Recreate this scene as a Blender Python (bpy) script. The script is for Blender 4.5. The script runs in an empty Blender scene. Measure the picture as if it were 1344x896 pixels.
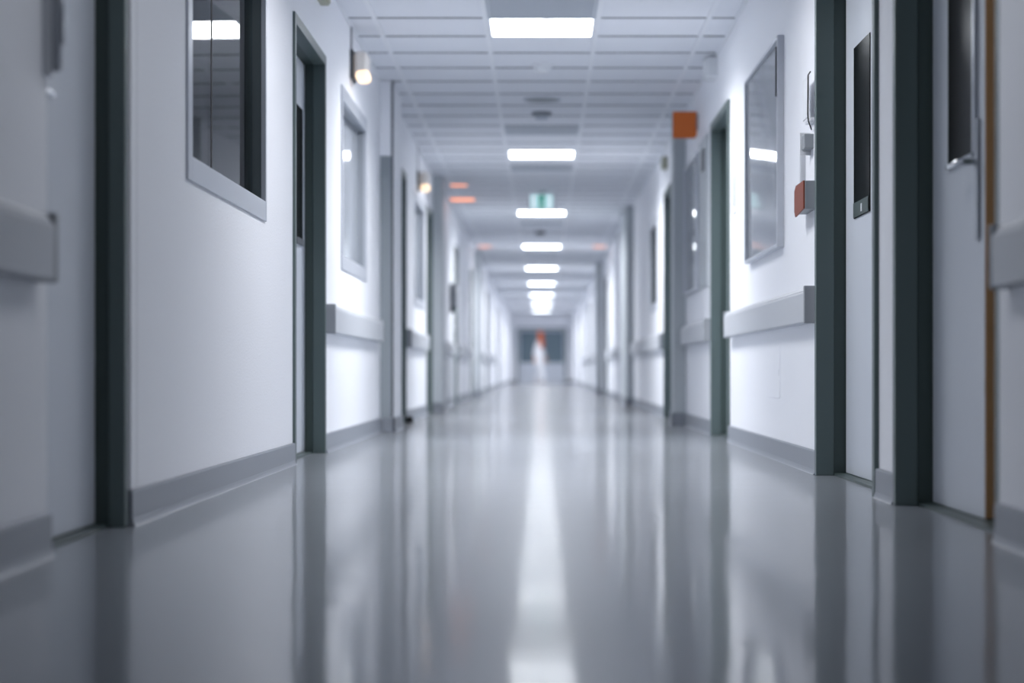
import bpy, bmesh, math, random
from mathutils import Vector, Matrix
random.seed(7)
C = bpy.context.scene.collection
W = 1.126          # half width of the corridor
H = 2.449          # ceiling height
EYE = 0.422
Y0, Y1 = -2.0, 70.5
TILE = 0.625
LIGHT0 = 11.42     # near edge of the first lit panel
WL = {}            # world location of every object built

# ------------------------------------------------------------------ materials
def lin(c):
    out = []
    for v in c:
        v = v / 255.0
        out.append(v / 12.92 if v <= 0.04045 else ((v + 0.055) / 1.055) ** 2.4)
    return tuple(out) + (1.0,)

def mat(name, rgb, rough=0.5, metal=0.0, spec=0.5, bump=None, var=0.0, coat=0.0, emit=None, estr=0.0):
    m = bpy.data.materials.new(name); m.use_nodes = True
    nt = m.node_tree; b = nt.nodes['Principled BSDF']
    b.inputs['Base Color'].default_value = lin(rgb)
    b.inputs['Roughness'].default_value = rough
    b.inputs['Metallic'].default_value = metal
    b.inputs['Specular IOR Level'].default_value = spec
    b.inputs['Coat Weight'].default_value = coat
    b.inputs['Coat Roughness'].default_value = 0.05
    tc = None
    if bump or var:
        tc = nt.nodes.new('ShaderNodeTexCoord')
    if bump:
        sc, st, dist = bump
        n = nt.nodes.new('ShaderNodeTexNoise'); n.inputs['Scale'].default_value = sc
        n.inputs['Detail'].default_value = 3
        nt.links.new(tc.outputs['Object'], n.inputs['Vector'])
        bp = nt.nodes.new('ShaderNodeBump'); bp.inputs['Strength'].default_value = st
        bp.inputs['Distance'].default_value = dist
        nt.links.new(n.outputs['Fac'], bp.inputs['Height'])
        nt.links.new(bp.outputs['Normal'], b.inputs['Normal'])
    if var:
        n2 = nt.nodes.new('ShaderNodeTexNoise'); n2.inputs['Scale'].default_value = 2.2
        n2.inputs['Detail'].default_value = 5
        nt.links.new(tc.outputs['Object'], n2.inputs['Vector'])
        mx = nt.nodes.new('ShaderNodeMix'); mx.data_type = 'RGBA'
        c = lin(rgb)
        mx.inputs[6].default_value = tuple(x * (1 - var) for x in c[:3]) + (1,)
        mx.inputs[7].default_value = tuple(min(1, x * (1 + var)) for x in c[:3]) + (1,)
        nt.links.new(n2.outputs['Fac'], mx.inputs[0])
        nt.links.new(mx.outputs[2], b.inputs['Base Color'])
    if emit:
        b.inputs['Emission Color'].default_value = lin(emit)
        b.inputs['Emission Strength'].default_value = estr
    return m

def glass(name, tint=(255, 255, 255), ior=1.5, rough=0.015):
    m = bpy.data.materials.new(name); m.use_nodes = True
    nt = m.node_tree; nt.nodes.clear()
    o = nt.nodes.new('ShaderNodeOutputMaterial')
    t = nt.nodes.new('ShaderNodeBsdfTransparent'); t.inputs[0].default_value = lin(tint)
    g = nt.nodes.new('ShaderNodeBsdfGlossy'); g.inputs['Roughness'].default_value = rough
    fr = nt.nodes.new('ShaderNodeFresnel'); fr.inputs['IOR'].default_value = ior
    mx = nt.nodes.new('ShaderNodeMixShader')
    nt.links.new(fr.outputs[0], mx.inputs[0]); nt.links.new(t.outputs[0], mx.inputs[1])
    nt.links.new(g.outputs[0], mx.inputs[2]); nt.links.new(mx.outputs[0], o.inputs[0])
    return m

M = dict(
    wall=mat('wall_paint', (240, 241, 245), 0.55, bump=(110, 0.5, 0.003)),
    tile=mat('ceiling_tile', (229, 231, 236), 0.85, bump=(180, 0.2, 0.002), var=0.03),
    grid=mat('ceiling_grid_metal', (232, 234, 238), 0.5),
    gap=mat('ceiling_shadow_gap', (112, 115, 120), 0.8),
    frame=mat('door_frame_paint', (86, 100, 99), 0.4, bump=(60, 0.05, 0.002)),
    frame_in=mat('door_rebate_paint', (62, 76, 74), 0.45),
    leaf=mat('door_laminate', (206, 211, 219), 0.42, bump=(220, 0.1, 0.001)),
    black=mat('black_glass', (7, 8, 9), 0.25, spec=0.05),
    blackm=mat('black_rubber', (18, 19, 20), 0.7),
    wood=mat('beech_lipping', (214, 164, 116), 0.5),
    chrome=mat('chrome', (205, 208, 212), 0.18, metal=1.0),
    steel=mat('brushed_steel', (176, 180, 186), 0.32, metal=0.9),
    alu=mat('window_aluminium', (190, 194, 202), 0.35, metal=0.25),
    winj=mat('window_jamb_paint', (84, 93, 96), 0.4),
    winl=mat('window_jamb_light', (150, 156, 164), 0.4),
    blind=mat('dark_room_backing', (120, 124, 128), 0.8),  # grey sheet standing in for the dark room behind the glass
    rail=mat('rail_vinyl', (188, 191, 196), 0.5, bump=(120, 0.08, 0.001)),
    cap=mat('rail_end_cap', (150, 154, 159), 0.5),
    base=mat('baseboard_vinyl', (134, 139, 147), 0.4),
    pil=mat('pilaster_cladding', (174, 180, 184), 0.5),
    pild=mat('pilaster_panel', (142, 149, 154), 0.5),
    grey=mat('grey_plastic', (140, 145, 150), 0.5),
    dgrey=mat('dark_grey_plastic', (84, 88, 94), 0.5),
    white=mat('white_plastic', (226, 228, 231), 0.45),
    orange=mat('orange_plastic', (205, 104, 34), 0.5),
    rust=mat('orange_brown_card', (126, 54, 30), 0.6),
    olive=mat('olive_cream_plastic', (168, 168, 150), 0.5),
    vent=mat('vent_metal', (182, 188, 196), 0.5),
    board=mat('board_backing', (196, 200, 205), 0.7),
    pane=glass('clear_pane'),
    film=mat('pane_with_pale_film', (168, 173, 180), 0.03),
    paneb=mat('glazed_grey_board', (164, 168, 174), 0.03),
    paned=glass('tinted_pane', (240, 244, 245), 1.7),
    lens=mat('frosted_lens', (200, 200, 200), 0.35, emit=(255, 238, 222), estr=0.06),
    bulb=mat('warm_bulb', (255, 225, 190), 0.4, emit=(255, 222, 184), estr=0.6),
    lit=mat('lamp_diffuser', (245, 247, 250), 0.6, emit=(244, 249, 255), estr=7.0),
    litfill=mat('added_lamp_diffuser', (245, 247, 250), 0.6, emit=(239, 246, 255), estr=1.2),  # face of the two added lamps out of frame
    glow=mat('orange_glow', (255, 170, 120), 0.4, emit=(255, 150, 92), estr=0.75),  # orange light on the ceiling, put in as a glowing colour
    blindl=mat('pale_blind', (226, 229, 234), 0.8),
    exitw=mat('exit_face', (235, 250, 250), 0.4, emit=(205, 240, 246), estr=0.32),
    exitg=mat('exit_green', (20, 140, 110), 0.4, emit=(14, 132, 122), estr=0.35),
    skin=mat('skin', (214, 168, 144), 0.55),
    hair=mat('ginger_hair', (205, 96, 44), 0.6, bump=(90, 0.4, 0.01)),
    cloth=mat('white_cotton', (238, 238, 240), 0.85, bump=(60, 0.2, 0.004)),
    shoe=mat('white_shoe', (225, 225, 226), 0.6),
    endglass=mat('teal_grey_glass', (104, 122, 132), 0.15, spec=0.5),
)

def floor_mat():
    m = bpy.data.materials.new('polished_vinyl'); m.use_nodes = True
    nt = m.node_tree; b = nt.nodes['Principled BSDF']
    tc = nt.nodes.new('ShaderNodeTexCoord')
    n = nt.nodes.new('ShaderNodeTexNoise'); n.inputs['Scale'].default_value = 60; n.inputs['Detail'].default_value = 6
    nt.links.new(tc.outputs['Object'], n.inputs['Vector'])
    mx = nt.nodes.new('ShaderNodeMix'); mx.data_type = 'RGBA'
    mx.inputs[6].default_value = lin((148, 154, 162)); mx.inputs[7].default_value = lin((160, 166, 174))
    nt.links.new(n.outputs['Fac'], mx.inputs[0]); nt.nodes.remove(b)
    df = nt.nodes.new('ShaderNodeBsdfDiffuse'); gl = nt.nodes.new('ShaderNodeBsdfGlossy'); gl.inputs['Roughness'].default_value = 0.09
    gb = nt.nodes.new('ShaderNodeBsdfGlossy'); gb.inputs['Roughness'].default_value = 0.30   # soft haze of the polish
    gm = nt.nodes.new('ShaderNodeMixShader'); gm.inputs[0].default_value = 0.30
    nt.links.new(gl.outputs[0], gm.inputs[1]); nt.links.new(gb.outputs[0], gm.inputs[2])
    fr = nt.nodes.new('ShaderNodeFresnel'); fr.inputs['IOR'].default_value = 1.5
    ms = nt.nodes.new('ShaderNodeMixShader'); out = nt.nodes['Material Output']
    nt.links.new(mx.outputs[2], df.inputs['Color']); nt.links.new(fr.outputs[0], ms.inputs[0])
    nt.links.new(df.outputs[0], ms.inputs[1]); nt.links.new(gm.outputs[0], ms.inputs[2]); nt.links.new(ms.outputs[0], out.inputs['Surface'])
    # gentle unevenness of the laid sheet and finer ripples in the polish
    w = nt.nodes.new('ShaderNodeTexNoise'); w.inputs['Scale'].default_value = 5.1; w.inputs['Detail'].default_value = 2
    w2 = nt.nodes.new('ShaderNodeTexNoise'); w2.inputs['Scale'].default_value = 1.35; w2.inputs['Detail'].default_value = 2
    for q in (w, w2): nt.links.new(tc.outputs['Object'], q.inputs['Vector'])
    ad = nt.nodes.new('ShaderNodeMath'); ad.operation = 'MULTIPLY_ADD'; ad.inputs[1].default_value = 1.8
    nt.links.new(w2.outputs['Fac'], ad.inputs[0]); nt.links.new(w.outputs['Fac'], ad.inputs[2])
    bp = nt.nodes.new('ShaderNodeBump'); bp.inputs['Strength'].default_value = 0.8; bp.inputs['Distance'].default_value = 0.0014
    nt.links.new(ad.outputs[0], bp.inputs['Height'])
    for q in (df, gl, gb, fr): nt.links.new(bp.outputs['Normal'], q.inputs['Normal'])
    return m
M['floor'] = floor_mat()

# ------------------------------------------------------------------ builders
class MB:
    def __init__(s): s.bm = bmesh.new()
    def box(s, x0, x1, y0, y1, z0, z1, bevel=0.0, seg=2):
        a = bmesh.new()
        v = [a.verts.new(p) for p in ((x0,y0,z0),(x1,y0,z0),(x1,y1,z0),(x0,y1,z0),(x0,y0,z1),(x1,y0,z1),(x1,y1,z1),(x0,y1,z1))]
        for f in ((3,2,1,0),(4,5,6,7),(0,1,5,4),(1,2,6,5),(2,3,7,6),(3,0,4,7)): a.faces.new([v[i] for i in f])
        if bevel: bmesh.ops.bevel(a, geom=a.edges[:], offset=bevel, segments=seg, profile=0.5, affect='EDGES')
        s._add(a); return s
    def _add(s, a):
        bmesh.ops.recalc_face_normals(a, faces=a.faces[:])
        t = bpy.data.meshes.new('t'); a.to_mesh(t); a.free(); s.bm.from_mesh(t); bpy.data.meshes.remove(t)
    def wbox(s, side, r0, r1, y0, y1, z0, z1, bevel=0.0, seg=2):
        """box on a side wall: r is the distance into the wall (negative stands out into the corridor)"""
        x = sorted((side * (W + r0), side * (W + r1)))
        return s.box(x[0], x[1], y0, y1, z0, z1, bevel, seg)
    def extrude_y(s, prof, y0, y1):
        a = bmesh.new()
        p = [a.verts.new((x, y0, z)) for x, z in prof]; q = [a.verts.new((x, y1, z)) for x, z in prof]
        n = len(prof)
        for i in range(n): a.faces.new((p[i], p[(i+1) % n], q[(i+1) % n], q[i]))
        a.faces.new(p[::-1]); a.faces.new(q); s._add(a); return s
    def prism_xz(s, pts, y0, y1):
        return s.extrude_y(pts, y0, y1)
    def lathe(s, prof, c, axis='z', n=32):
        """prof: list of (radius, height); closed at radius 0 ends"""
        a = bmesh.new(); rings = []
        for r, h in prof:
            if r < 1e-6: rings.append([a.verts.new((0, 0, h))])
            else: rings.append([a.verts.new((r*math.cos(2*math.pi*i/n), r*math.sin(2*math.pi*i/n), h)) for i in range(n)])
        for A, B in zip(rings, rings[1:]):
            for i in range(n):
                j = (i+1) % n
                if len(A) == 1 and len(B) > 1: a.faces.new((A[0], B[i], B[j]))
                elif len(B) == 1 and len(A) > 1: a.faces.new((A[i], A[j], B[0]))
                elif len(A) > 1: a.faces.new((A[i], A[j], B[j], B[i]))
        if axis == 'x': bmesh.ops.rotate(a, verts=a.verts[:], matrix=Matrix.Rotation(math.pi/2, 3, 'Y'))
        if axis == 'y': bmesh.ops.rotate(a, verts=a.verts[:], matrix=Matrix.Rotation(-math.pi/2, 3, 'X'))
        bmesh.ops.translate(a, verts=a.verts[:], vec=c); s._add(a); return s
    def tube(s, pts, r, n=10):
        pts = [Vector(p) for p in pts]; a = bmesh.new(); rings = []
        for i, p in enumerate(pts):
            d = (pts[min(i+1, len(pts)-1)] - pts[max(i-1, 0)]).normalized()
            u = d.orthogonal().normalized()
            if i: 
                u = pu - d * pu.dot(d); u.normalize()
            pu = u; w = d.cross(u)
            rings.append([a.verts.new(p + r*(math.cos(2*math.pi*k/n)*u + math.sin(2*math.pi*k/n)*w)) for k in range(n)])
        for A, B in zip(rings, rings[1:]):
            for k in range(n): a.faces.new((A[k], A[(k+1)%n], B[(k+1)%n], B[k]))
        a.faces.new(rings[0][::-1]); a.faces.new(rings[-1]); s._add(a); return s
    def build(s, name, m, parent=None, origin=None, smooth=False):
        me = bpy.data.meshes.new(name)
        if parent is not None: org = Vector(WL[parent.name])
        elif origin is not None: org = Vector(origin)
        else:
            xs = [v.co for v in s.bm.verts]
            org = Vector(((min(v.x for v in xs)+max(v.x for v in xs))/2, (min(v.y for v in xs)+max(v.y for v in xs))/2, min(v.z for v in xs)))
        for v in s.bm.verts: v.co -= org
        if smooth:
            for f in s.bm.faces: f.smooth = True
        s.bm.to_mesh(me); s.bm.free(); me.materials.append(m)
        if smooth:
            try: me.set_sharp_from_angle(angle=math.radians(40))
            except Exception: pass
        o = bpy.data.objects.new(name, me); C.objects.link(o)
        if parent is not None: o.parent = parent
        else: o.location = org
        WL[o.name] = tuple(org); return o

def empty(name, loc, label=None, cat=None, group=None, kind=None):
    o = bpy.data.objects.new(name, None); C.objects.link(o); o.location = loc; o.empty_display_size = 0.1
    WL[o.name] = tuple(loc); tag(o, label, cat, group, kind); return o
def tag(o, label=None, cat=None, group=None, kind=None):
    if label: o['label'] = label
    if cat: o['category'] = cat
    if group: o['group'] = group
    if kind: o['kind'] = kind
    return o

# ------------------------------------------------------------------ plan of the two long walls
# doors: number, side, near edge, far edge, leaf recess, frame projection, label
DOORS = [
  (1, -1, 4.53, 5.37, .078, .002, 'pale door with dark frame nearest on the left wall'),
  (2, -1, 9.05, 10.25, .094, .012, 'left wall door with slim black vision panel beyond the dark framed window'),
  (3, -1, 15.60, 16.40, .09, .010, 'dark framed left door just beyond the grey clad pilaster'),
  (4, -1, 19.50, 20.35, .09, .010, 'dark framed left door just beyond the narrow tall window'),
  (5, -1, 25.55, 26.45, .09, .010, 'blurred left door just beyond the curved wall dispenser'),
  (6, -1, 31.35, 32.30, .09, .010, 'blurred left door second beyond the curved wall dispenser'),
  (7, -1, 40.2, 41.2, .09, .010, 'blurred left door third beyond the curved wall dispenser'),
  (8, -1, 51.0, 52.0, .09, .010, 'blurred left door last before the far end wall'),
  (9, 1, 4.95, 6.257, .102, .015, 'half seen door with wooden edge nearest on the right wall'),
  (10, 1, 6.70, 8.06, .105, .015, 'right wall door with slim black vision panel beside the orange glove box'),
  (11, 1, 11.95, 13.08, .095, .015, 'dark framed right door under the orange flag sign'),
  (12, 1, 17.25, 18.12, .09, .015, 'very dark framed right door just beyond the first right grey pilaster'),
  (13, 1, 34.1, 35.0, .09, .010, 'blurred right door first beyond the second right pilaster'),
  (14, 1, 46.3, 47.3, .09, .010, 'blurred right door second beyond the second right pilaster'),
  (15, 1, 56.0, 57.0, .09, .010, 'blurred right door last before the far end wall'),
]
JT = 0.05          # jamb thickness
DH = 2.0           # clear door height
def d_open(d):     # opening cut in the wall
    n, s, a, b, *_ = d
    na = a - JT if n != 1 else a
    return (s, na, b + JT, 0.0, DH + JT)
# windows: number, side, outer y0,y1, z0,z1
WINS = [
  (1, -1, 6.30, 8.10, 1.03, 2.03),
  (2, -1, 11.15, 12.74, 0.995, 2.03),
  (3, -1, 17.55, 19.05, 1.00, 2.02),
  (4, 1, 19.35, 20.55, 1.02, 1.95),
]
OPEN = [d_open(d) for d in DOORS] + [(w[1], w[2], w[3], w[4], w[5]) for w in WINS]
PIL = [(-1, 13.87, 14.72, .09), (-1, 20.55, 21.25, .09), (1, 15.57, 15.86, .095), (1, 24.3, 25.9, .095), (-1, 33.2, 34.2, .09), (1, 37.0, 38.2, .09)]
T = 0.30
for side, nm, txt in ((-1, 'wall_left', 'white painted left corridor wall with doors and windows'), (1, 'wall_right', 'white painted right corridor wall with doors and notice boards')):
    mb = MB(); ops = sorted(o[1:] for o in OPEN if o[0] == side); y = Y0
    for a, b, z0, z1 in ops:
        mb.wbox(side, 0, T, y, a, 0, H)
        if z0 > 0: mb.wbox(side, 0, T, a, b, 0, z0)
        mb.wbox(side, 0, T, a, b, z1, H); y = b
    mb.wbox(side, 0, T, y, Y1, 0, H)
    mb.wbox(side, T, T + .06, Y0, Y1, 0, H)
    tag(mb.build(nm, M['wall']), txt, 'wall', kind='structure')
tag(MB().box(-W - T, W + T, Y1, Y1 + .2, 0, H).build('wall_far', M['wall']), 'white end wall at the far end of the corridor', 'wall', kind='structure')
tag(MB().box(-W - T, W + T, Y0 - .2, Y0, 0, H).build('wall_near', M['wall']), 'white wall closing the corridor behind the viewer', 'wall', kind='structure')
tag(MB().box(-W - T, W + T, Y0 - .2, Y1 + .2, -.2, 0).build('floor', M['floor']), 'polished grey vinyl corridor floor with mirror sheen', 'floor', kind='structure')

# baseboards (coved) with gaps at the doors
for side, nm in ((-1, 'baseboard_left'), (1, 'baseboard_right')):
    mb = MB(); prof = [(0, 0), (-.021, 0), (-.018, .003), (-.015, .010), (-.0125, .020), (-.012, .092), (-.009, .098), (0, .098)]
    def seg(y0, y1, r):
        mb.extrude_y([(side * (W + x - r), z) for x, z in prof], y0, y1)
    cuts = [(o[1], o[2], None) for o in OPEN if o[0] == side and o[3] == 0] + [(p[1], p[2], p[3]) for p in PIL if p[0] == side]
    y = Y0
    for a, b, r in sorted(cuts, key=lambda c: c[0]):
        if a > y + .02: seg(y, a, 0)
        if r:
            seg(a - .012, b + .012, r); mb.wbox(side, -r - .012, 0, a - .012, a, 0, .098); mb.wbox(side, -r - .012, 0, b, b + .012, 0, .098)
            y = b + .012
        else: y = b
    seg(y, Y1, 0)
    tag(mb.build(nm, M['base']), 'grey coved vinyl skirting along the %s wall' % ('left' if side < 0 else 'right'), 'baseboard', kind='structure')
mb = MB(); mb.box(-W + .02, -.89, Y1 - .012, Y1, 0, .098); mb.box(.89, W - .02, Y1 - .012, Y1, 0, .098)
tag(mb.build('baseboard_far', M['base']), 'grey skirting on the far end wall beside the double doors', 'baseboard', kind='structure')

# ceiling: tegular tiles in an exposed grid
cols = [(-W, -.96), (-.96, -.325), (-.325, .325), (.325, .96), (.96, W)]
mb = MB(); k0 = -22; k1 = int((Y1 - LIGHT0) / TILE) + 1
skip = set((2, 11*i) for i in range(-1, 9)) | {(2, -6)}
VENTS = [-1, 8, 13, 25, 36, 47]
skip |= set((2, k) for k in VENTS)
for k in range(k0, k1):
    a = max(LIGHT0 + TILE * k, Y0) ; b = min(LIGHT0 + TILE * (k + 1), Y1)
    if b - a < .05: continue
    for c, (x0, x1) in enumerate(cols):
        if (c, k) in skip: continue
        mb.box(x0 + (.012 if c else 0), x1 - (.012 if c < 4 else 0), a + .012, b - .012, H, H + .02)
ceil = tag(mb.build('ceiling', M['tile'], origin=(0, 0, H)), 'white suspended tile ceiling running the length of the corridor', 'ceiling', kind='structure')
mb = MB()
for x in (-.96, -.325, .325, .96): mb.box(x - .014, x + .014, Y0, Y1, H - .0065, H + .02)
mb.box(-W, -W + .018, Y0, Y1, H - .005, H - .0005); mb.box(W - .018, W, Y0, Y1, H - .005, H - .0005)
mb.build('grid_runner', M['grid'], ceil)
mb = MB()
for k in range(k0, k1):
    y = LIGHT0 + TILE * k
    if y > Y0: mb.box(-W + .018, W - .018, y - .007, y + .007, H - .004, H + .019)
mb.build('shadow_line_bar', M['gap'], ceil)  # dark bars stand in for the shadow lines between tile rows
MB().box(-W - T, W + T, Y0 - .2, Y1 + .2, H + .02, H + .16).build('ceiling_backing', M['gap'], ceil)

# ------------------------------------------------------------------ doors
def door(d):
    n, s, a, b, lr, pr, label = d
    root = empty('door_%d' % n, (s * W, (a + b) / 2, 0), label, 'door', kind='structure')
    lz1 = DH - .004
    # frame: two stepped jambs and a head
    fr = MB(); fi = MB()
    for (ya, yb, sg) in ((a - JT, a, 1), (b, b + JT, -1)):
        if n == 1 and sg == 1: continue
        fr.wbox(s, 0 if n == 9 and sg == 1 else -pr, lr * .55, ya, yb, 0.0, DH + JT, .003)
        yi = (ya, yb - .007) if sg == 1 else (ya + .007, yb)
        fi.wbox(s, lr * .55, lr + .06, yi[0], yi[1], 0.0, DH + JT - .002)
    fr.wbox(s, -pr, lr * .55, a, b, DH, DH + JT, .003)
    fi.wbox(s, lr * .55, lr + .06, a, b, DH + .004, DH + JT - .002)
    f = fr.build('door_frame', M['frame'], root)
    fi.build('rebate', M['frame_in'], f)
    ya, yb = a + .004, b - .004
    if n == 9: ya = 5.52
    MB().wbox(s, lr, lr + .04, ya, yb, .012, lz1, .002).build('door_leaf', M['leaf'], root)
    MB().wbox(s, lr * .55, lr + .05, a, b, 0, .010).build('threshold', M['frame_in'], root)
    if n == 9:
        MB().wbox(s, lr + .002, lr + .038, ya - .006, ya, .014, lz1).build('edge_lipping', M['wood'], root)
        MB().wbox(s, lr + .045, lr + .075, a, ya + .05, .010, DH).build('side_panel', M['frame'], root)
    # slim vision panel
    vp = {2: (9.86, 10.13, 1.06, 1.75), 10: (7.45, 7.83, 1.02, 1.69), 9: (5.62, 6.0, 1.04, 1.80)}.get(n)
    if vp:
        p = MB().wbox(s, lr - .004, lr + .004, vp[0], vp[1], vp[2], vp[3]).build('vision_panel', M['black'], root)
        if n == 9:
            q = MB(); w = .03
            q.wbox(s, lr - .012, lr - .0005, vp[0] - .02, vp[0] + .012, vp[2], vp[3]); 
            q.wbox(s, lr - .012, lr - .0005, vp[0] + .012, vp[1], vp[2] - .012, vp[2])
            q.build('panel_bead', M['steel'], p)
        if n == 10:
            k = MB().wbox(s, lr - .007, lr - .0042, vp[0] + .02, vp[1] - .005, vp[2] + .004, vp[2] + .06).build('panel_latch', M['frame_in'], p)
            MB().wbox(s, lr - .008, lr - .0071, vp[0] + .16, vp[0] + .19, vp[2] + .015, vp[2] + .045).build('latch_mark', M['white'], p)
        if n == 2:
            MB().wbox(s, lr - .009, lr - .0042, vp[0], vp[1], vp[2] - .002, vp[2] + .03).build('panel_latch', M['dgrey'], p)
    # lever handle on its long plate
    hy = ya + .07
    z0, z1 = (.79, 1.13) if n == 9 else (.92, 1.14)
    pj = .030 if n == 1 else .045
    pl = MB().wbox(s, lr - .010, lr, hy - .022, hy + .022, z0, z1, .003).build('handle_plate', M['steel'], root)
    hz = z0 + .22 if n == 9 else z0 + .16
    x = lambda r: s * (W + r)
    MB().tube([(x(lr - .008), hy, hz), (x(lr - pj), hy, hz), (x(lr - pj - .010), hy + .012, hz), (x(lr - pj - .012), hy + .12, hz - .003)], .0095).build('lever', M['chrome'], pl, smooth=True)
    return root
for d in DOORS: door(d)

# ------------------------------------------------------------------ windows
def window(n, s, y0, y1, z0, z1, label, light=False, tilt=0.0):
    root = empty('window_%d' % n, (s * W, (y0 + y1) / 2, z0), label, 'window', kind='structure')
    fl = .08; ff = .03; pr = .008; R = .046
    q = MB()
    q.wbox(s, -pr, .012, y0, y0 + fl, z0, z1, .002); q.wbox(s, -pr, .012, y1 - ff, y1, z0, z1, .002)
    q.wbox(s, -pr, .012, y0 + fl, y1 - ff, z0, z0 + fl, .002); q.wbox(s, -pr, .012, y0 + fl, y1 - ff, z1 - fl, z1, .002)
    f = q.build('window_frame', M['alu'], root)
    # reveal lining
    j = MB()
    for r0, r1, st in ((.012, .20, 0),):
        j.wbox(s, r0, r1, y0 + .004, y0 + fl, z0 + .004, z1 - .004); j.wbox(s, r0, r1, y1 - ff, y1 - .004, z0 + .004, z1 - .004)
        j.wbox(s, r0, r1, y0 + fl, y1 - ff, z0 + .004, z0 + fl); j.wbox(s, r0, r1, y0 + fl, y1 - ff, z1 - fl, z1 - .004)
    j.build('window_reveal', M['winl' if light else 'winj'], root)
    # pane, a fixed light with one joint
    ya, yb = y0 + fl + .005, y1 - ff - .005
    g = MB()
    cuts = (ya, ya + (yb - ya) * .52, yb) if n == 1 else (ya, yb)
    for a_, b_ in zip(cuts, cuts[1:]): g.wbox(s, R, R + .006, a_ + .0015, b_ - .0015, z0 + fl + .002, z1 - fl - .002)
    g = g.build('window_pane', M['film' if light else 'paned'], root)
    if n == 1: jn = MB().wbox(s, R - .001, R + .007, cuts[1] - .010, cuts[1] + .010, z0 + fl + .002, z1 - fl - .002).build('pane_joint', M['blackm'], root)
    if tilt:
        piv = Vector((s * (W + R), yb, 0)) - Vector(WL[root.name])
        rot = Matrix.Translation(piv) @ Matrix.Rotation(tilt, 4, 'Z') @ Matrix.Translation(-piv)
        g.data.transform(rot)
        if n == 1: jn.data.transform(rot)
    br = .125
    MB().wbox(s, br, br + .01, ya - .004, yb + .004, z0 + fl, z1 - fl).build('blind', M['blindl' if light else 'blind'], root)  # in the dark windows this sheet stands in for the unlit room
    return root
window(1, -1, *WINS[0][2:], label='large dark reflective window nearest on the left wall', tilt=-0.040)
window(2, -1, *WINS[1][2:], label='pale framed window under the bulkhead lamp on the left wall', light=True, tilt=-0.036)
window(3, -1, *WINS[2][2:], label='blurred window beyond the grey clad pilaster on the left wall', light=True)
window(4, 1, *WINS[3][2:], label='dark blurred window far along the right wall', light=False)

# ------------------------------------------------------------------ pilasters and corner guard
PL = ['grey clad pilaster with dark corner strip on the left wall', 'second grey pilaster along the left wall beside a door',
      'grey pilaster behind the orange flag sign on the right wall', 'second grey pilaster along the right wall after the long rail',
      'third pilaster along the left wall, far and blurred', 'third pilaster along the right wall, far and blurred']
for i, (s, a, b, r) in enumerate(PIL):
    root = empty('trim_%d' % (i + 1), (s * W, (a + b) / 2, 0), PL[i], 'pilaster', kind='structure')
    MB().wbox(s, -r, 0, a, b, .0, H - .006, .002).build('pilaster_body', M['wall' if i == 0 else 'pil'], root)
    if i == 0:
        MB().wbox(s, -r + .012, -.002, a - .006, a, .1, 1.92).build('cladding_panel', M['pild'], root)
        MB().wbox(s, -r + .012, -.002, a - .005, a, 1.92, H - .006).build('upper_panel', M['wall'], root)
        MB().wbox(s, -r - .003, -r + .012, a - .009, a + .02, .1, H - .006).build('corner_strip', M['dgrey'], root)
    else:
        MB().wbox(s, -r + .004, -.002, a - .006, a, .1, H - .006).build('cladding_panel', M['pil'], root)
t = empty('trim_7', (-W, 5.48, 0), 'pale corner guard strip beside the nearest left door frame', 'corner guard', kind='structure')
MB().wbox(-1, -.007, 0, 5.425, 5.505, .1, H - .01, .002).build('guard_strip', M['wall'], t)
MB().wbox(-1, -.004, 0, 5.507, 5.522, .1, H - .01).build('guard_bead', M['grey'], t)
t = empty('trim_8', (-W, 23.2, .1), 'low grey protective panel under the rail on the left wall', 'wall panel', kind='structure')
MB().wbox(-1, -.02, 0, 21.4, 25.3, .1, .60, .003).build('protective_panel', M['rail'], t)

# ------------------------------------------------------------------ bumper rails
RAILS = [
 (-1, -1.5, 4.44, 'grey bumper rail nearest on the left wall, before the first door'),
 (-1, 10.40, 13.6, 'grey bumper rail under the pale framed window on the left'),
 (-1, 16.5, 19.15, 'grey bumper rail just beyond the left clad pilaster'),
 (-1, 21.35, 25.2, 'grey bumper rail above the low protective panel on the left'),
 (-1, 26.7, 30.9, 'blurred grey bumper rail between the fifth and sixth left doors'),
 (-1, 34.5, 39.8, 'blurred grey bumper rail beyond the third left pilaster'),
 (-1, 42, 50.4, 'blurred grey bumper rail farthest along the left wall'),
 (1, -1.5, 4.80, 'grey bumper rail nearest on the right wall, before the wooden edged door'),
 (1, 8.17, 11.80, 'sharp grey bumper rail under the glazed notice board and glove box'),
 (1, 13.22, 15.45, 'grey bumper rail under the glazed board before the right pilaster'),
 (1, 18.25, 24.1, 'long blurred grey bumper rail beyond the very dark right door'),
 (1, 26.1, 33.7, 'blurred grey bumper rail after the second right pilaster'),
 (1, 38.6, 45.9, 'blurred grey bumper rail beyond the third right pilaster'),
 (1, 48, 55.4, 'blurred grey bumper rail farthest along the right wall'),
]
for s, a, b, label in RAILS:
    root = empty('bumper_rail', (s * W, (a + b) / 2, .62), label, 'rail', 'bumper rails along both corridor walls')
    prof = [(0, .622), (-.043, .622), (-.047, .627), (-.048, .742), (-.046, .748), (-.040, .7515), (-.040, .756), (-.030, .770), (0, .772)]
    MB().extrude_y([(s * (W + r), z) for r, z in prof], a + .03, b - .03).build('rail_body', M['rail'], root)
    for ya, yb in ((a, a + .03), (b - .03, b)):
        MB().wbox(s, -.049, 0, ya, yb, .619, .774, .004).build('end_cap', M['cap'], root)

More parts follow.
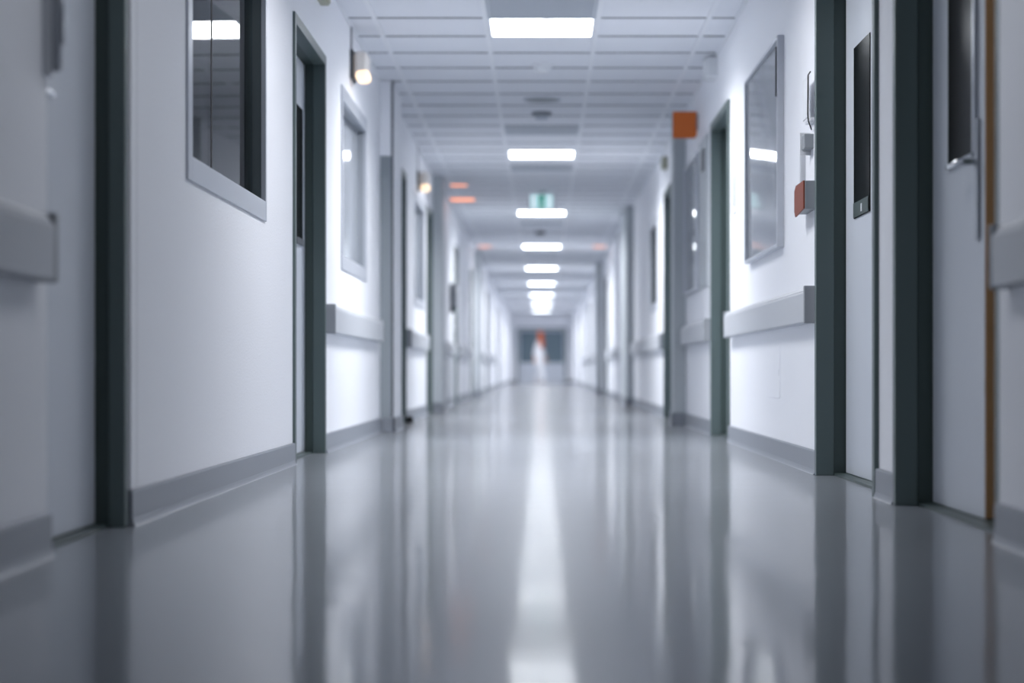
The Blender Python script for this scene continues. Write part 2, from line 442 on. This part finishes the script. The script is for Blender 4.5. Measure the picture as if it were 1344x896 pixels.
# ------------------------------------------------------------------ ceiling fittings
LL = ['brightest square ceiling light nearest the viewer', 'square ceiling light second nearest, beyond the smoke detectors', 'square ceiling light third nearest, half behind the exit sign',
      'fourth square ceiling light, just beyond the exit sign', 'fifth square ceiling light down the corridor', 'sixth square ceiling light down the corridor',
      'seventh square ceiling light down the corridor', 'eighth square ceiling light, far away', 'last square ceiling light before the end wall']
def light_root(k): return (0, LIGHT0 + TILE * .5 + TILE * 11 * k, H)
r0 = empty('ceiling_light', light_root(0), LL[0], 'ceiling light', 'square ceiling lights')
yc = light_root(0)[1]
q = MB()
for x0, x1, y0, y1 in ((-.31, -.295, -.305, .305), (.295, .31, -.305, .305), (-.295, .295, -.305, -.292), (-.295, .295, .292, .305)):
    q.box(x0, x1, yc + y0, yc + y1, H - .006, H + .018)
lf = q.build('light_frame', M['grid'], r0)
ld = MB().box(-.295, .295, yc - .292, yc + .292, H - .003, H + .016).build('diffuser', M['lit'], r0)
def lamp(name, watts, parent):
    l = bpy.data.lights.new(name, 'AREA'); l.shape = 'SQUARE'; l.size = .57; l.energy = watts; l.color = (.957, .968, 1.0)
    l.spread = math.radians(150)
    o = bpy.data.objects.new(name, l); C.objects.link(o); o.parent = parent; o.location = (0, 0, -.005); return o
la = lamp('lamp', 29, r0)
lb = lamp('lamp', 34, r0); lb.parent = None
for k in range(1, 9):
    c = r0.copy(); C.objects.link(c); c.location = light_root(k); c['label'] = LL[k]
    for ch in (lf, ld, la if k < 5 else lb):
        e = ch.copy(); C.objects.link(e); e.parent = c
fill_root = empty('ceiling_light', light_root(-1), 'dim square ceiling light added overhead, out of frame, to brighten the nearest doors', 'ceiling light', 'square ceiling lights')  # unseen lamp added to lift the dark near walls
lamp('lamp', 3.0, fill_root)
e = lf.copy(); C.objects.link(e); e.parent = fill_root
e = ld.copy(); e.data = ld.data.copy(); e.data.materials[0] = M['litfill']; C.objects.link(e); e.parent = fill_root
fill_root = empty('ceiling_light', (0, LIGHT0 - TILE * 5.5, H), 'square ceiling light added overhead, out of frame, to brighten the wall between the two nearest left doors', 'ceiling light', 'square ceiling lights')  # second unseen lamp, added to brighten the left wall ahead
lamp('lamp', 15, fill_root)
e = lf.copy(); C.objects.link(e); e.parent = fill_root
e = ld.copy(); e.data = ld.data.copy(); e.data.materials[0] = M['litfill']; C.objects.link(e); e.parent = fill_root
bpy.data.objects.remove(lb)
# air vents
VL = ['grey air vent just in front of the nearest ceiling light', 'grey air vent just in front of the second ceiling light', 'grey air vent just beyond the second ceiling light',
      'blurred air vent just beyond the third ceiling light', 'blurred air vent beyond the fourth ceiling light', 'blurred air vent beyond the fifth ceiling light']
def vent_root(k): return (0, LIGHT0 + TILE * (VENTS[k] + .5), H)
v0 = empty('ceiling_vent', vent_root(0), VL[0], 'air vent', 'air vents in the ceiling'); yc = vent_root(0)[1]
q = MB()
for x0, x1, y0, y1 in ((-.312, -.285, -.31, .31), (.285, .312, -.31, .31), (-.285, .285, -.31, -.285), (-.285, .285, .285, .31)):
    q.box(x0, x1, yc + y0, yc + y1, H - .005, H + .018)
parts = [q.build('vent_frame', M['vent'], v0)]
q = MB()
for i in range(14):
    y = yc - .275 + i * .0423; q.box(-.285, .285, y - .017, y + .017, H - .003, H + .003)
parts.append(q.build('vent_louvre', M['vent'], v0))
parts.append(MB().box(-.285, .285, yc - .285, yc + .285, H + .012, H + .018).build('vent_plenum', M['dgrey'], v0))
for k in range(1, len(VENTS)):
    c = v0.copy(); C.objects.link(c); c.location = vent_root(k); c['label'] = VL[k]
    for ch in parts:
        e = ch.copy(); C.objects.link(e); e.parent = c
# detectors
d = empty('smoke_detector', (.005, 13.15, H), 'white domed smoke detector just beyond the nearest ceiling light', 'smoke detector')
MB().lathe([(0, 0), (.075, 0), (.075, -.012), (.068, -.018), (0, -.018)], (.005, 13.15, H)).build('detector_base', M['white'], d, smooth=True)
MB().lathe([(0, -.018), (.055, -.018), (.050, -.045), (.036, -.058), (0, -.062)], (.005, 13.15, H)).build('detector_dome', M['white'], d, smooth=True)
d = empty('ceiling_speaker', (.005, 14.85, H), 'flat round grey speaker disc in the ceiling', 'speaker')
MB().lathe([(.128, 0), (.142, 0), (.142, -.006), (.128, -.010), (.128, 0)], (.005, 14.85, H), n=48).build('speaker_rim', M['vent'], d)
MB().lathe([(0, 0), (.128, 0), (.126, -.007), (0, -.009)], (.005, 14.85, H), n=48).build('speaker_grille', M['grey'], d)
d = empty('smoke_detector', (0, 15.6, H), 'small dark grey detector between the round speaker and second light', 'smoke detector')
MB().lathe([(0, 0), (.078, 0), (.078, -.022), (.066, -.030), (0, -.030)], (0, 15.6, H)).build('detector_base', M['grey'], d, smooth=True)
MB().lathe([(0, -.03), (.058, -.03), (.045, -.055), (0, -.058)], (0, 15.6, H)).build('detector_dome', M['vent'], d, smooth=True)
d = empty('smoke_detector', (-.02, 28.9, H), 'tiny blurred detector beyond the exit sign', 'smoke detector')
MB().lathe([(0, 0), (.075, 0), (.075, -.022), (.066, -.030), (0, -.030)], (-.02, 28.9, H)).build('detector_base', M['dgrey'], d, smooth=True)
MB().lathe([(0, -.03), (.058, -.03), (.045, -.055), (0, -.058)], (-.02, 28.9, H)).build('detector_dome', M['grey'], d, smooth=True)

# exit sign under the ceiling
ey = 22.4; ex = .01
e = empty('exit_sign', (ex, ey, H), 'lit green and white running man exit sign hanging from the ceiling', 'exit sign')
MB().box(ex - .155, ex + .155, ey, ey + .05, H - .215, H - .02, .004).build('sign_housing', M['white'], e)
MB().box(ex - .04, ex + .04, ey + .01, ey + .04, H - .022, H - .001).build('hanger', M['grey'], e)
face = MB().box(ex - .135, ex + .115, ey - .006, ey, H - .20, H - .042).build('sign_face', M['exitw'], e)
q = MB()
def poly(pts, y0=ey - .010, y1=ey - .0062): q.prism_xz([(ex + x, H - .121 + z) for x, z in pts], y0, y1)
# green door panel with the running figure in front of it
poly([(-.052, -.070), (.030, -.070), (.030, .070), (-.052, .070)])
q.build('doorway_symbol', M['exitg'], face)
q = MB()
def fig(pts): poly([(-.011 + (x + .008) * .62, -.014 + z * .72) for x, z in pts], ey - .014, ey - .0102)
fig([(-.002 + .013*math.cos(a*math.pi/6), .046 + .013*math.sin(a*math.pi/6)) for a in range(12)])
fig([(-.018, .030), (.008, .030), (.004, -.010), (-.016, -.008)])
fig([(-.016, -.006), (-.004, -.010), (-.018, -.034), (-.040, -.046), (-.046, -.038), (-.026, -.026)])
fig([(-.008, -.008), (.004, -.010), (.020, -.030), (.010, -.058), (.000, -.056), (.008, -.030)])
fig([(.006, .030), (.024, .008), (.018, .002), (.004, .018)])
fig([(-.018, .030), (-.038, .014), (-.034, .006), (-.016, .018)])
q.build('running_figure', M['exitw'], face)

# ------------------------------------------------------------------ lamps and boxes on the walls
def bulkhead(y, z, label):
    root = empty('bulkhead_lamp', (-W, y, z), label, 'wall lamp', 'warm bulkhead lamps on the left wall')
    MB().prism_xz([(-W, z), (-W + .018, z), (-W + .018, z + .17), (-W, z + .17)], y - .01, y + .23).build('back_plate', M['dgrey'], root)
    MB().wbox(-1, -.105, -.018, y, y + .22, z - .004, z + .164, .035, 4).build('lens', M['lens'], root, smooth=True)
    MB().wbox(-1, -.112, -.030, y - .008, y + .19, z - .010, z + .055, .028, 4).build('bulb', M['bulb'], root, smooth=True)
    MB().tube([(-W + .008, y + .02, z + .168), (-W + .008, y + .02, H - .004)], .005).build('conduit', M['grey'], root)
bulkhead(11.68, 2.14, 'warm lit bulkhead lamp above the pale framed left window')
bulkhead(17.94, 2.06, 'blurred warm bulkhead lamp farther along above the left doors')
def wall_box(s, y0, y1, z0, z1, dp, m, label, name='junction_box', cat='junction box'):
    root = empty(name, (s * W, (y0 + y1) / 2, z0), label, cat)
    MB().wbox(s, -dp * .86, .004, y0, y1, z0, z1, .006).build('box_body', m, root)
    MB().wbox(s, -dp, -dp * .86, y0 + .008, y1 - .008, z0 + .008, z1 - .008, .003).build('box_lid', m, root)
wall_box(-1, 9.9, 10.16, 2.285, 2.40, .05, M['olive'], 'olive cream box high on the left wall above the vision panel door')
wall_box(1, 12.75, 12.98, 2.31, 2.435, .078, M['white'], 'white box under the ceiling above the right door with flag sign')
wall_box(1, 17.75, 17.95, 2.23, 2.34, .055, M['olive'], 'blurred cream box high on the right wall beyond the pilaster')
def glow_patch(x, y, wx, wy, label):  # glowing panel standing in for orange light cast on the ceiling
    root = empty('ceiling_glow_patch', (x, y, H), label, 'painted glow', 'orange glow patches on the ceiling')
    MB().box(x - wx / 2, x + wx / 2, y - wy / 2, y + wy / 2, H - .010, H + .002, .004).build('glow_rim', M['grid'], root)
    MB().box(x - wx / 2 + .012, x + wx / 2 - .012, y - wy / 2 + .012, y + wy / 2 - .012, H - .016, H - .009, .003).build('glow_face', M['glow'], root)
glow_patch(-.93, 23.4, .30, .30, 'brightest orange patch of painted light on the ceiling at left, beyond the second bulkhead lamp')
glow_patch(-.90, 21.6, .20, .16, 'small patch of painted orange light on the ceiling just in front of the brightest orange one')
glow_patch(-.92, 32.2, .22, .20, 'faint painted orange glow on the ceiling farthest along the left side')
glow_patch(.93, 32.2, .22, .20, 'faint painted orange glow on the ceiling on the right side')

# orange flag sign
f = empty('flag_sign', (W, 14.35, 2.10), 'square orange flag sign projecting from the right wall above a door', 'sign')
MB().prism_xz([(.945, 2.10), (1.100, 2.10), (1.116, 2.118), (1.116, 2.29), (.945, 2.29)], 14.33, 14.36).build('sign_panel', M['orange'], f)
MB().wbox(1, -.012, 0, 14.31, 14.38, 2.16, 2.27).build('bracket', M['grey'], f)

# ------------------------------------------------------------------ right wall: glazed boards, glove box, holders
def notice(y0, y1, z0, z1, label, tilt=0.0):
    root = empty('notice_board', (W, (y0 + y1) / 2, z0), label, 'notice board')
    q = MB(); w = .026; D = .032
    q.wbox(1, -D, 0, y0, y0 + w, z0, z1, .003); q.wbox(1, -D, 0, y1 - w, y1, z0, z1, .003)
    q.wbox(1, -D, 0, y0 + w, y1 - w, z0, z0 + w * .7, .003); q.wbox(1, -D, 0, y0 + w, y1 - w, z1 - w * .7, z1, .003)
    q.build('board_frame', M['alu'], root)
    MB().wbox(1, -.006, 0, y0 + w, y1 - w, z0 + w * .7, z1 - w * .7).build('backing', M['board'], root)
    # glazed sheet, very slightly twisted in its frame
    ya, yb, za, zb = y0 + w + .002, y1 - w - .002, z0 + w * .7 + .002, z1 - w * .7 - .002
    bm = bmesh.new(); n = 20; vs_ = []
    for i in range(n + 1):
        for j in range(n + 1):
            y = ya + (yb - ya) * i / n; z = za + (zb - za) * j / n
            vs_.append(bm.verts.new((W - .016 + tilt * (1.56 - z) * (y - (ya + yb) / 2), y, z)))
    for i in range(n):
        for j in range(n): bm.faces.new([vs_[k] for k in (i*(n+1)+j, i*(n+1)+j+1, (i+1)*(n+1)+j+1, (i+1)*(n+1)+j)])
    q = MB(); q._add(bm); q.build('glazed_sheet', M['paneb'], root, smooth=True)
    return root
nb = notice(9.25, 10.76, 1.0, 1.985, 'glazed grey notice board in slim aluminium frame beside the glove box', tilt=0.014)
MB().wbox(1, -.040, -.033, 9.26, 9.275, 1.70, 1.93, .002).build('pull_cord', M['dgrey'], nb)
notice(14.15, 15.35, 1.0, 1.98, 'blurred glazed notice board before the right pilaster')
p = empty('wall_panel', (W, 13.8, 1.0), 'tall grey sheet with small dark plate, beside the blurred notice board', 'wall panel')
MB().wbox(1, -.012, 0, 13.42, 14.12, 1.0, 2.03, .002).build('sheet', M['pil'], p)
MB().wbox(1, -.02, -.012, 13.62, 13.82, 1.80, 1.95, .002).build('dark_plate', M['dgrey'], p)

g = empty('glove_box', (W, 8.32, 1.09), 'orange fronted glove box in grey holder at the right door frame', 'glove box')
MB().wbox(1, -.046, .004, 8.17, 8.47, 1.088, 1.205, .003).build('holder', M['grey'], g)
q = MB(); x = W - .046
a = bmesh.new()
pts = [(8.172, 1.09), (8.44, 1.075), (8.468, 1.10), (8.468, 1.185), (8.42, 1.205), (8.172, 1.205)]
A = [a.verts.new((x, y, z)) for y, z in pts]; B = [a.verts.new((x - .006, y, z)) for y, z in pts]
for i in range(6): a.faces.new((A[i], A[(i+1) % 6], B[(i+1) % 6], B[i]))
a.faces.new(A); a.faces.new(B[::-1]); q._add(a)
q.build('card_front', M['rust'], g)
b = empty('holder_strip', (W, 8.52, 1.21), 'slim pale strip on the wall above the orange glove box', 'wall strip')
MB().wbox(1, -.022, .004, 8.49, 8.52, 1.215, 1.43, .003).build('strip', M['rail'], b)
MB().wbox(1, -.012, 0, 8.52, 8.60, 1.215, 1.43, .003).build('strip_back', M['white'], b)
b = empty('key_box', (W, 8.33, 1.33), 'small grey box on white bracket above the glove box', 'wall box')
MB().wbox(1, -.038, .004, 8.24, 8.33, 1.345, 1.405, .003).build('box_body', M['grey'], b)
MB().wbox(1, -.046, .004, 8.331, 8.345, 1.325, 1.42, .002).build('bracket', M['white'], b)
b = empty('leaflet_holder', (W, 8.3, 1.44), 'clear leaflet holder with dark wire by the right door frame', 'holder')
MB().wbox(1, -.030, -.024, 8.20, 8.36, 1.47, 1.64, .002).build('front_plate', M['white'], b)
MB().wbox(1, -.020, 0, 8.20, 8.36, 1.455, 1.468, .002).build('base_shelf', M['white'], b)
x = W - .034
MB().tube([(x + .014, 8.19, 1.655), (x + .004, 8.19, 1.64), (x + .002, 8.19, 1.48), (x + .006, 8.195, 1.45), (x + .020, 8.23, 1.43), (x + .0285, 8.27, 1.425)], .0028, 8).build('wire', M['blackm'], b, smooth=True)
a = empty('access_panel', (W, 9.66, .29), 'flush white access panel low on the wall under the sharp rail', 'panel')
MB().wbox(1, -.003, .004, 9.40, 9.92, .295, .54, .001).build('cover', M['wall'], a)
MB().wbox(1, -.005, -.003, 9.42, 9.44, .40, .43).build('catch', M['white'], a)
a = empty('door_plaque', (W, 11.6, 1.34), 'faint clear plaque on the wall beside the flag sign door', 'plaque')
MB().wbox(1, -.008, .004, 11.50, 11.72, 1.34, 1.60, .002).build('plate', M['white'], a)
MB().wbox(1, -.010, -.008, 11.53, 11.69, 1.38, 1.56).build('insert', M['rail'], a)
# left wall: dark dispenser, door stop
s_ = empty('door_catch', (-W, 4.50, 1.085), 'narrow steel door catch high at the end of the nearest left wall', 'door catch')
MB().wbox(-1, -.020, .004, 4.488, 4.526, 1.09, 1.42, .004, 2).build('catch_plate', M['white'], s_)
MB().wbox(-1, -.040, -.018, 4.494, 4.520, 1.10, 1.40, .008, 3).build('catch_body', M['steel'], s_, smooth=True)
MB().wbox(-1, -.046, -.036, 4.500, 4.516, 1.16, 1.26, .004, 2).build('latch_tongue', M['chrome'], s_, smooth=True)
s_ = empty('wall_dispenser', (-W, 24.5, 1.14), 'grey curved dispenser on the left wall before a blurred door', 'dispenser')
MB().wbox(-1, -.09, 0, 24.3, 24.62, 1.22, 1.50, .035, 4).build('dispenser_body', M['grey'], s_, smooth=True)
MB().wbox(-1, -.06, -.005, 24.36, 24.5, 1.14, 1.225, .01).build('nozzle', M['dgrey'], s_)
s_ = empty('door_stop', (-1.09, 16.3, 0), 'small black rubber door stop on the floor by a left door', 'door stop')
MB().lathe([(0, 0), (.030, 0), (.028, .035), (.018, .05), (0, .052)], (-1.085, 16.35, 0.0)).build('rubber_stop', M['blackm'], s_, smooth=True)
MB().lathe([(0, .0525), (.007, .0525), (.007, .056), (0, .057)], (-1.085, 16.35, 0.0), n=12).build('screw', M['steel'], s_)

# ------------------------------------------------------------------ far double doors
e = empty('door_16', (0, Y1, 0), 'double doors with dark upper glass in the far end wall', 'door', kind='structure')
q = MB()
for x0, x1, z0, z1 in ((-.89, -.83, 0, 1.96), (.83, .89, 0, 1.96), (-.83, .83, 1.90, 1.96)): q.box(x0, x1, Y1 - .03, Y1, z0, z1, .003)
q.build('door_frame', M['frame'], e)
for x0, x1 in ((-.825, -.004), (.004, .825)):
    lf_ = MB().box(x0, x1, Y1 - .022, Y1, .01, 1.895).build('door_leaf', M['leaf'], e)
    MB().box(x0 + .05, x1 - .05, Y1 - .026, Y1 - .022, .72, 1.84).build('window_pane', M['endglass'], lf_)
    hx = x1 - .06 if x0 < 0 else x0 + .06
    MB().tube([(hx, Y1 - .022, .6), (hx, Y1 - .06, .6), (hx, Y1 - .06, 1.0 - .32), (hx, Y1 - .022, 1.0 - .32)], .01).build('pull_handle', M['chrome'], lf_)

# ------------------------------------------------------------------ the person far down the corridor
def skin_obj(name, chains, m, parent, sub=2):
    """chains: lists of ((x,y,z), radius); chains start at an existing vertex when the position repeats"""
    verts, rad, edges, idx = [], [], [], {}
    for ch in chains:
        prev = None
        for p, r in ch:
            key = tuple(round(c, 4) for c in p)
            if key not in idx: idx[key] = len(verts); verts.append(p); rad.append(r)
            i = idx[key]
            if prev is not None and prev != i: edges.append((prev, i))
            prev = i
    me = bpy.data.meshes.new(name); me.from_pydata(verts, edges, [])
    o = bpy.data.objects.new(name, me); C.objects.link(o); o.parent = parent; WL[o.name] = (0, 0, 0)
    sm = o.modifiers.new('skin', 'SKIN'); sm.use_smooth_shade = True; sm.branch_smoothing = 0.6
    for i, v in enumerate(me.skin_vertices[0].data):
        v.radius = (rad[i] if isinstance(rad[i], tuple) else (rad[i], rad[i])); v.use_root = (i == 0)
    ss = o.modifiers.new('sub', 'SUBSURF'); ss.levels = sub; ss.render_levels = sub
    dg = bpy.context.evaluated_depsgraph_get(); dg.update()
    nm = bpy.data.meshes.new_from_object(o.evaluated_get(dg)); o.modifiers.clear(); o.data = nm
    nm.materials.clear(); nm.materials.append(m)
    for f in nm.polygons: f.use_smooth = True
    return o
pr = empty('person', (-.07, 62.8, 0), 'distant blurred person in white clothes with ginger hair, walking down the corridor', 'person')
ch = [[((0, 0, .90), (.12, .085)), ((0, .0, 1.02), (.115, .08)), ((0, .01, 1.18), (.125, .085)), ((0, 0, 1.31), (.12, .075)), ((0, 0, 1.40), (.05, .05)), ((0, -.01, 1.47), (.05, .05)), ((0, -.015, 1.53), (.078, .088)), ((0, -.012, 1.60), (.075, .088)), ((0, -.01, 1.645), (.04, .05))]]
for sx in (-1, 1):
    st = .10 * sx
    ch.append([((0, 0, .90), (.12, .085)), ((.08*sx, 0, .82), .08), ((.085*sx, -.03 + st*.6, .48), .055), ((.09*sx, -.01 + st*1.7, .26), .05), ((.09*sx, .02 + st*1.6, .09), .034), ((.09*sx, -.02 + st*1.6, .04), .034), ((.095*sx, -.12 + st*1.6, .03), .027)])
    hx = .205*sx
    ch.append([((0, 0, 1.31), (.12, .075)), ((.15*sx, 0, 1.32), .048), ((.185*sx, .01, 1.20), .042), ((.20*sx, .02 - st*.3, 1.04), .036), ((hx, -.01 - st*.9, .86), .026), ((hx, -.015 - st*1.0, .80), (.016, .03)), ((hx, -.02 - st*1.0, .765), (.014, .034))])
    base = (hx, -.02 - st*1.0, .765)
    for i, ln in enumerate((.070, .078, .072, .056)):
        yy = base[1] - .030 + .020 * i
        ch.append([(base, (.014, .034)), ((hx, yy, .75), .0085), ((hx - .004*sx, yy, .75 - ln*.55), .0082), ((hx - .016*sx, yy, .75 - ln), .0072)])
    ch.append([((hx, -.015 - st*1.0, .80), (.016, .03)), ((hx - .008*sx, base[1] - .042, .775), .0095), ((hx - .014*sx, base[1] - .052, .735), .0085)])
# face: nose, ears
ch.append([((0, -.015, 1.53), (.078, .088)), ((0, .085, 1.535), .014), ((0, .098, 1.522), .010)])
for sx in (-1, 1): ch.append([((0, -.015, 1.53), (.078, .088)), ((.082*sx, -.01, 1.54), .016)])
skin_obj('body', ch, M['skin'], pr)
def loft(name, secs, m, parent, n=28):
    a = bmesh.new(); rings = [[a.verts.new((cx + rx*math.cos(2*math.pi*i/n), cy + ry*math.sin(2*math.pi*i/n), z)) for i in range(n)] for z, cx, cy, rx, ry in secs]
    for A, B in zip(rings, rings[1:]):
        for i in range(n): a.faces.new((A[i], A[(i+1)%n], B[(i+1)%n], B[i]))
    a.faces.new(rings[0][::-1]); a.faces.new(rings[-1])
    for f in a.faces: f.smooth = True
    me = bpy.data.meshes.new(name); a.to_mesh(me); a.free(); me.materials.append(m)
    o = bpy.data.objects.new(name, me); C.objects.link(o); o.parent = parent; WL[o.name] = (0, 0, 0); return o
pr.rotation_euler = (0, 0, math.radians(62))
loft('tunic', [(.55, 0, 0, .185, .13), (.72, 0, 0, .178, .128), (.92, 0, 0, .165, .12), (1.05, 0, 0, .150, .11), (1.2, 0, 0, .165, .115), (1.3, 0, 0, .165, .105), (1.36, 0, 0, .12, .085), (1.415, 0, -.005, .062, .06)], M['cloth'], pr)
for sx in (-1, 1):
    st = .10 * sx
    skin_obj('sleeve', [[((.13*sx, 0, 1.325), .06), ((.185*sx, .01, 1.20), .056), ((.20*sx, .02 - st*.3, 1.04), .050), ((.204*sx, -.005 - st*.8, .885), .041)]], M['cloth'], pr)
    skin_obj('trouser_leg', [[((.08*sx, 0, .82), .095), ((.085*sx, -.03 + st*.6, .48), .078), ((.09*sx, -.01 + st*1.7, .26), .068), ((.09*sx, .02 + st*1.65, .11), .062)]], M['cloth'], pr)
    skin_obj('shoe', [[((.09*sx, .035 + st*1.6, .048), .046), ((.09*sx, -.03 + st*1.6, .046), .044), ((.095*sx, -.13 + st*1.6, .038), .036)]], M['shoe'], pr)
loft('hair', [(1.13, 0, -.085, .085, .035), (1.22, 0, -.09, .105, .045), (1.34, 0, -.085, .115, .055), (1.44, 0, -.06, .112, .07), (1.52, 0, -.04, .105, .09), (1.60, 0, -.03, .098, .098), (1.66, 0, -.025, .075, .078), (1.69, 0, -.022, .035, .04)], M['hair'], pr)

# ------------------------------------------------------------------ camera, world, view
cam = bpy.data.cameras.new('camera'); co = bpy.data.objects.new('camera', cam); C.objects.link(co)
co.location = (0, 0, EYE); co.rotation_euler = (math.radians(90), 0, 0)
cam.sensor_width = 36; cam.lens = 36 * 2613 / 1344
cam.shift_x = -(711 - 672) / 1344; cam.shift_y = (487 - 448) / 1344
cam.clip_end = 200; cam.clip_start = .05
cam.dof.use_dof = True; cam.dof.focus_distance = 7.9; cam.dof.aperture_fstop = 1.63
sc = bpy.context.scene; sc.camera = co
w = bpy.data.worlds.new('world'); sc.world = w; w.use_nodes = True
w.node_tree.nodes['Background'].inputs[0].default_value = (.5, .55, .62, 1)
w.node_tree.nodes['Background'].inputs[1].default_value = .05
vs = sc.view_settings
sc.display_settings.display_device = 'sRGB'
vs.view_transform = 'Standard'; vs.look = 'None'; vs.exposure = 0.9; vs.gamma = 1.0; vs.use_curve_mapping = False
sc.cycles.max_bounces = 14; sc.cycles.diffuse_bounces = 8; sc.cycles.glossy_bounces = 6; sc.cycles.transparent_max_bounces = 12
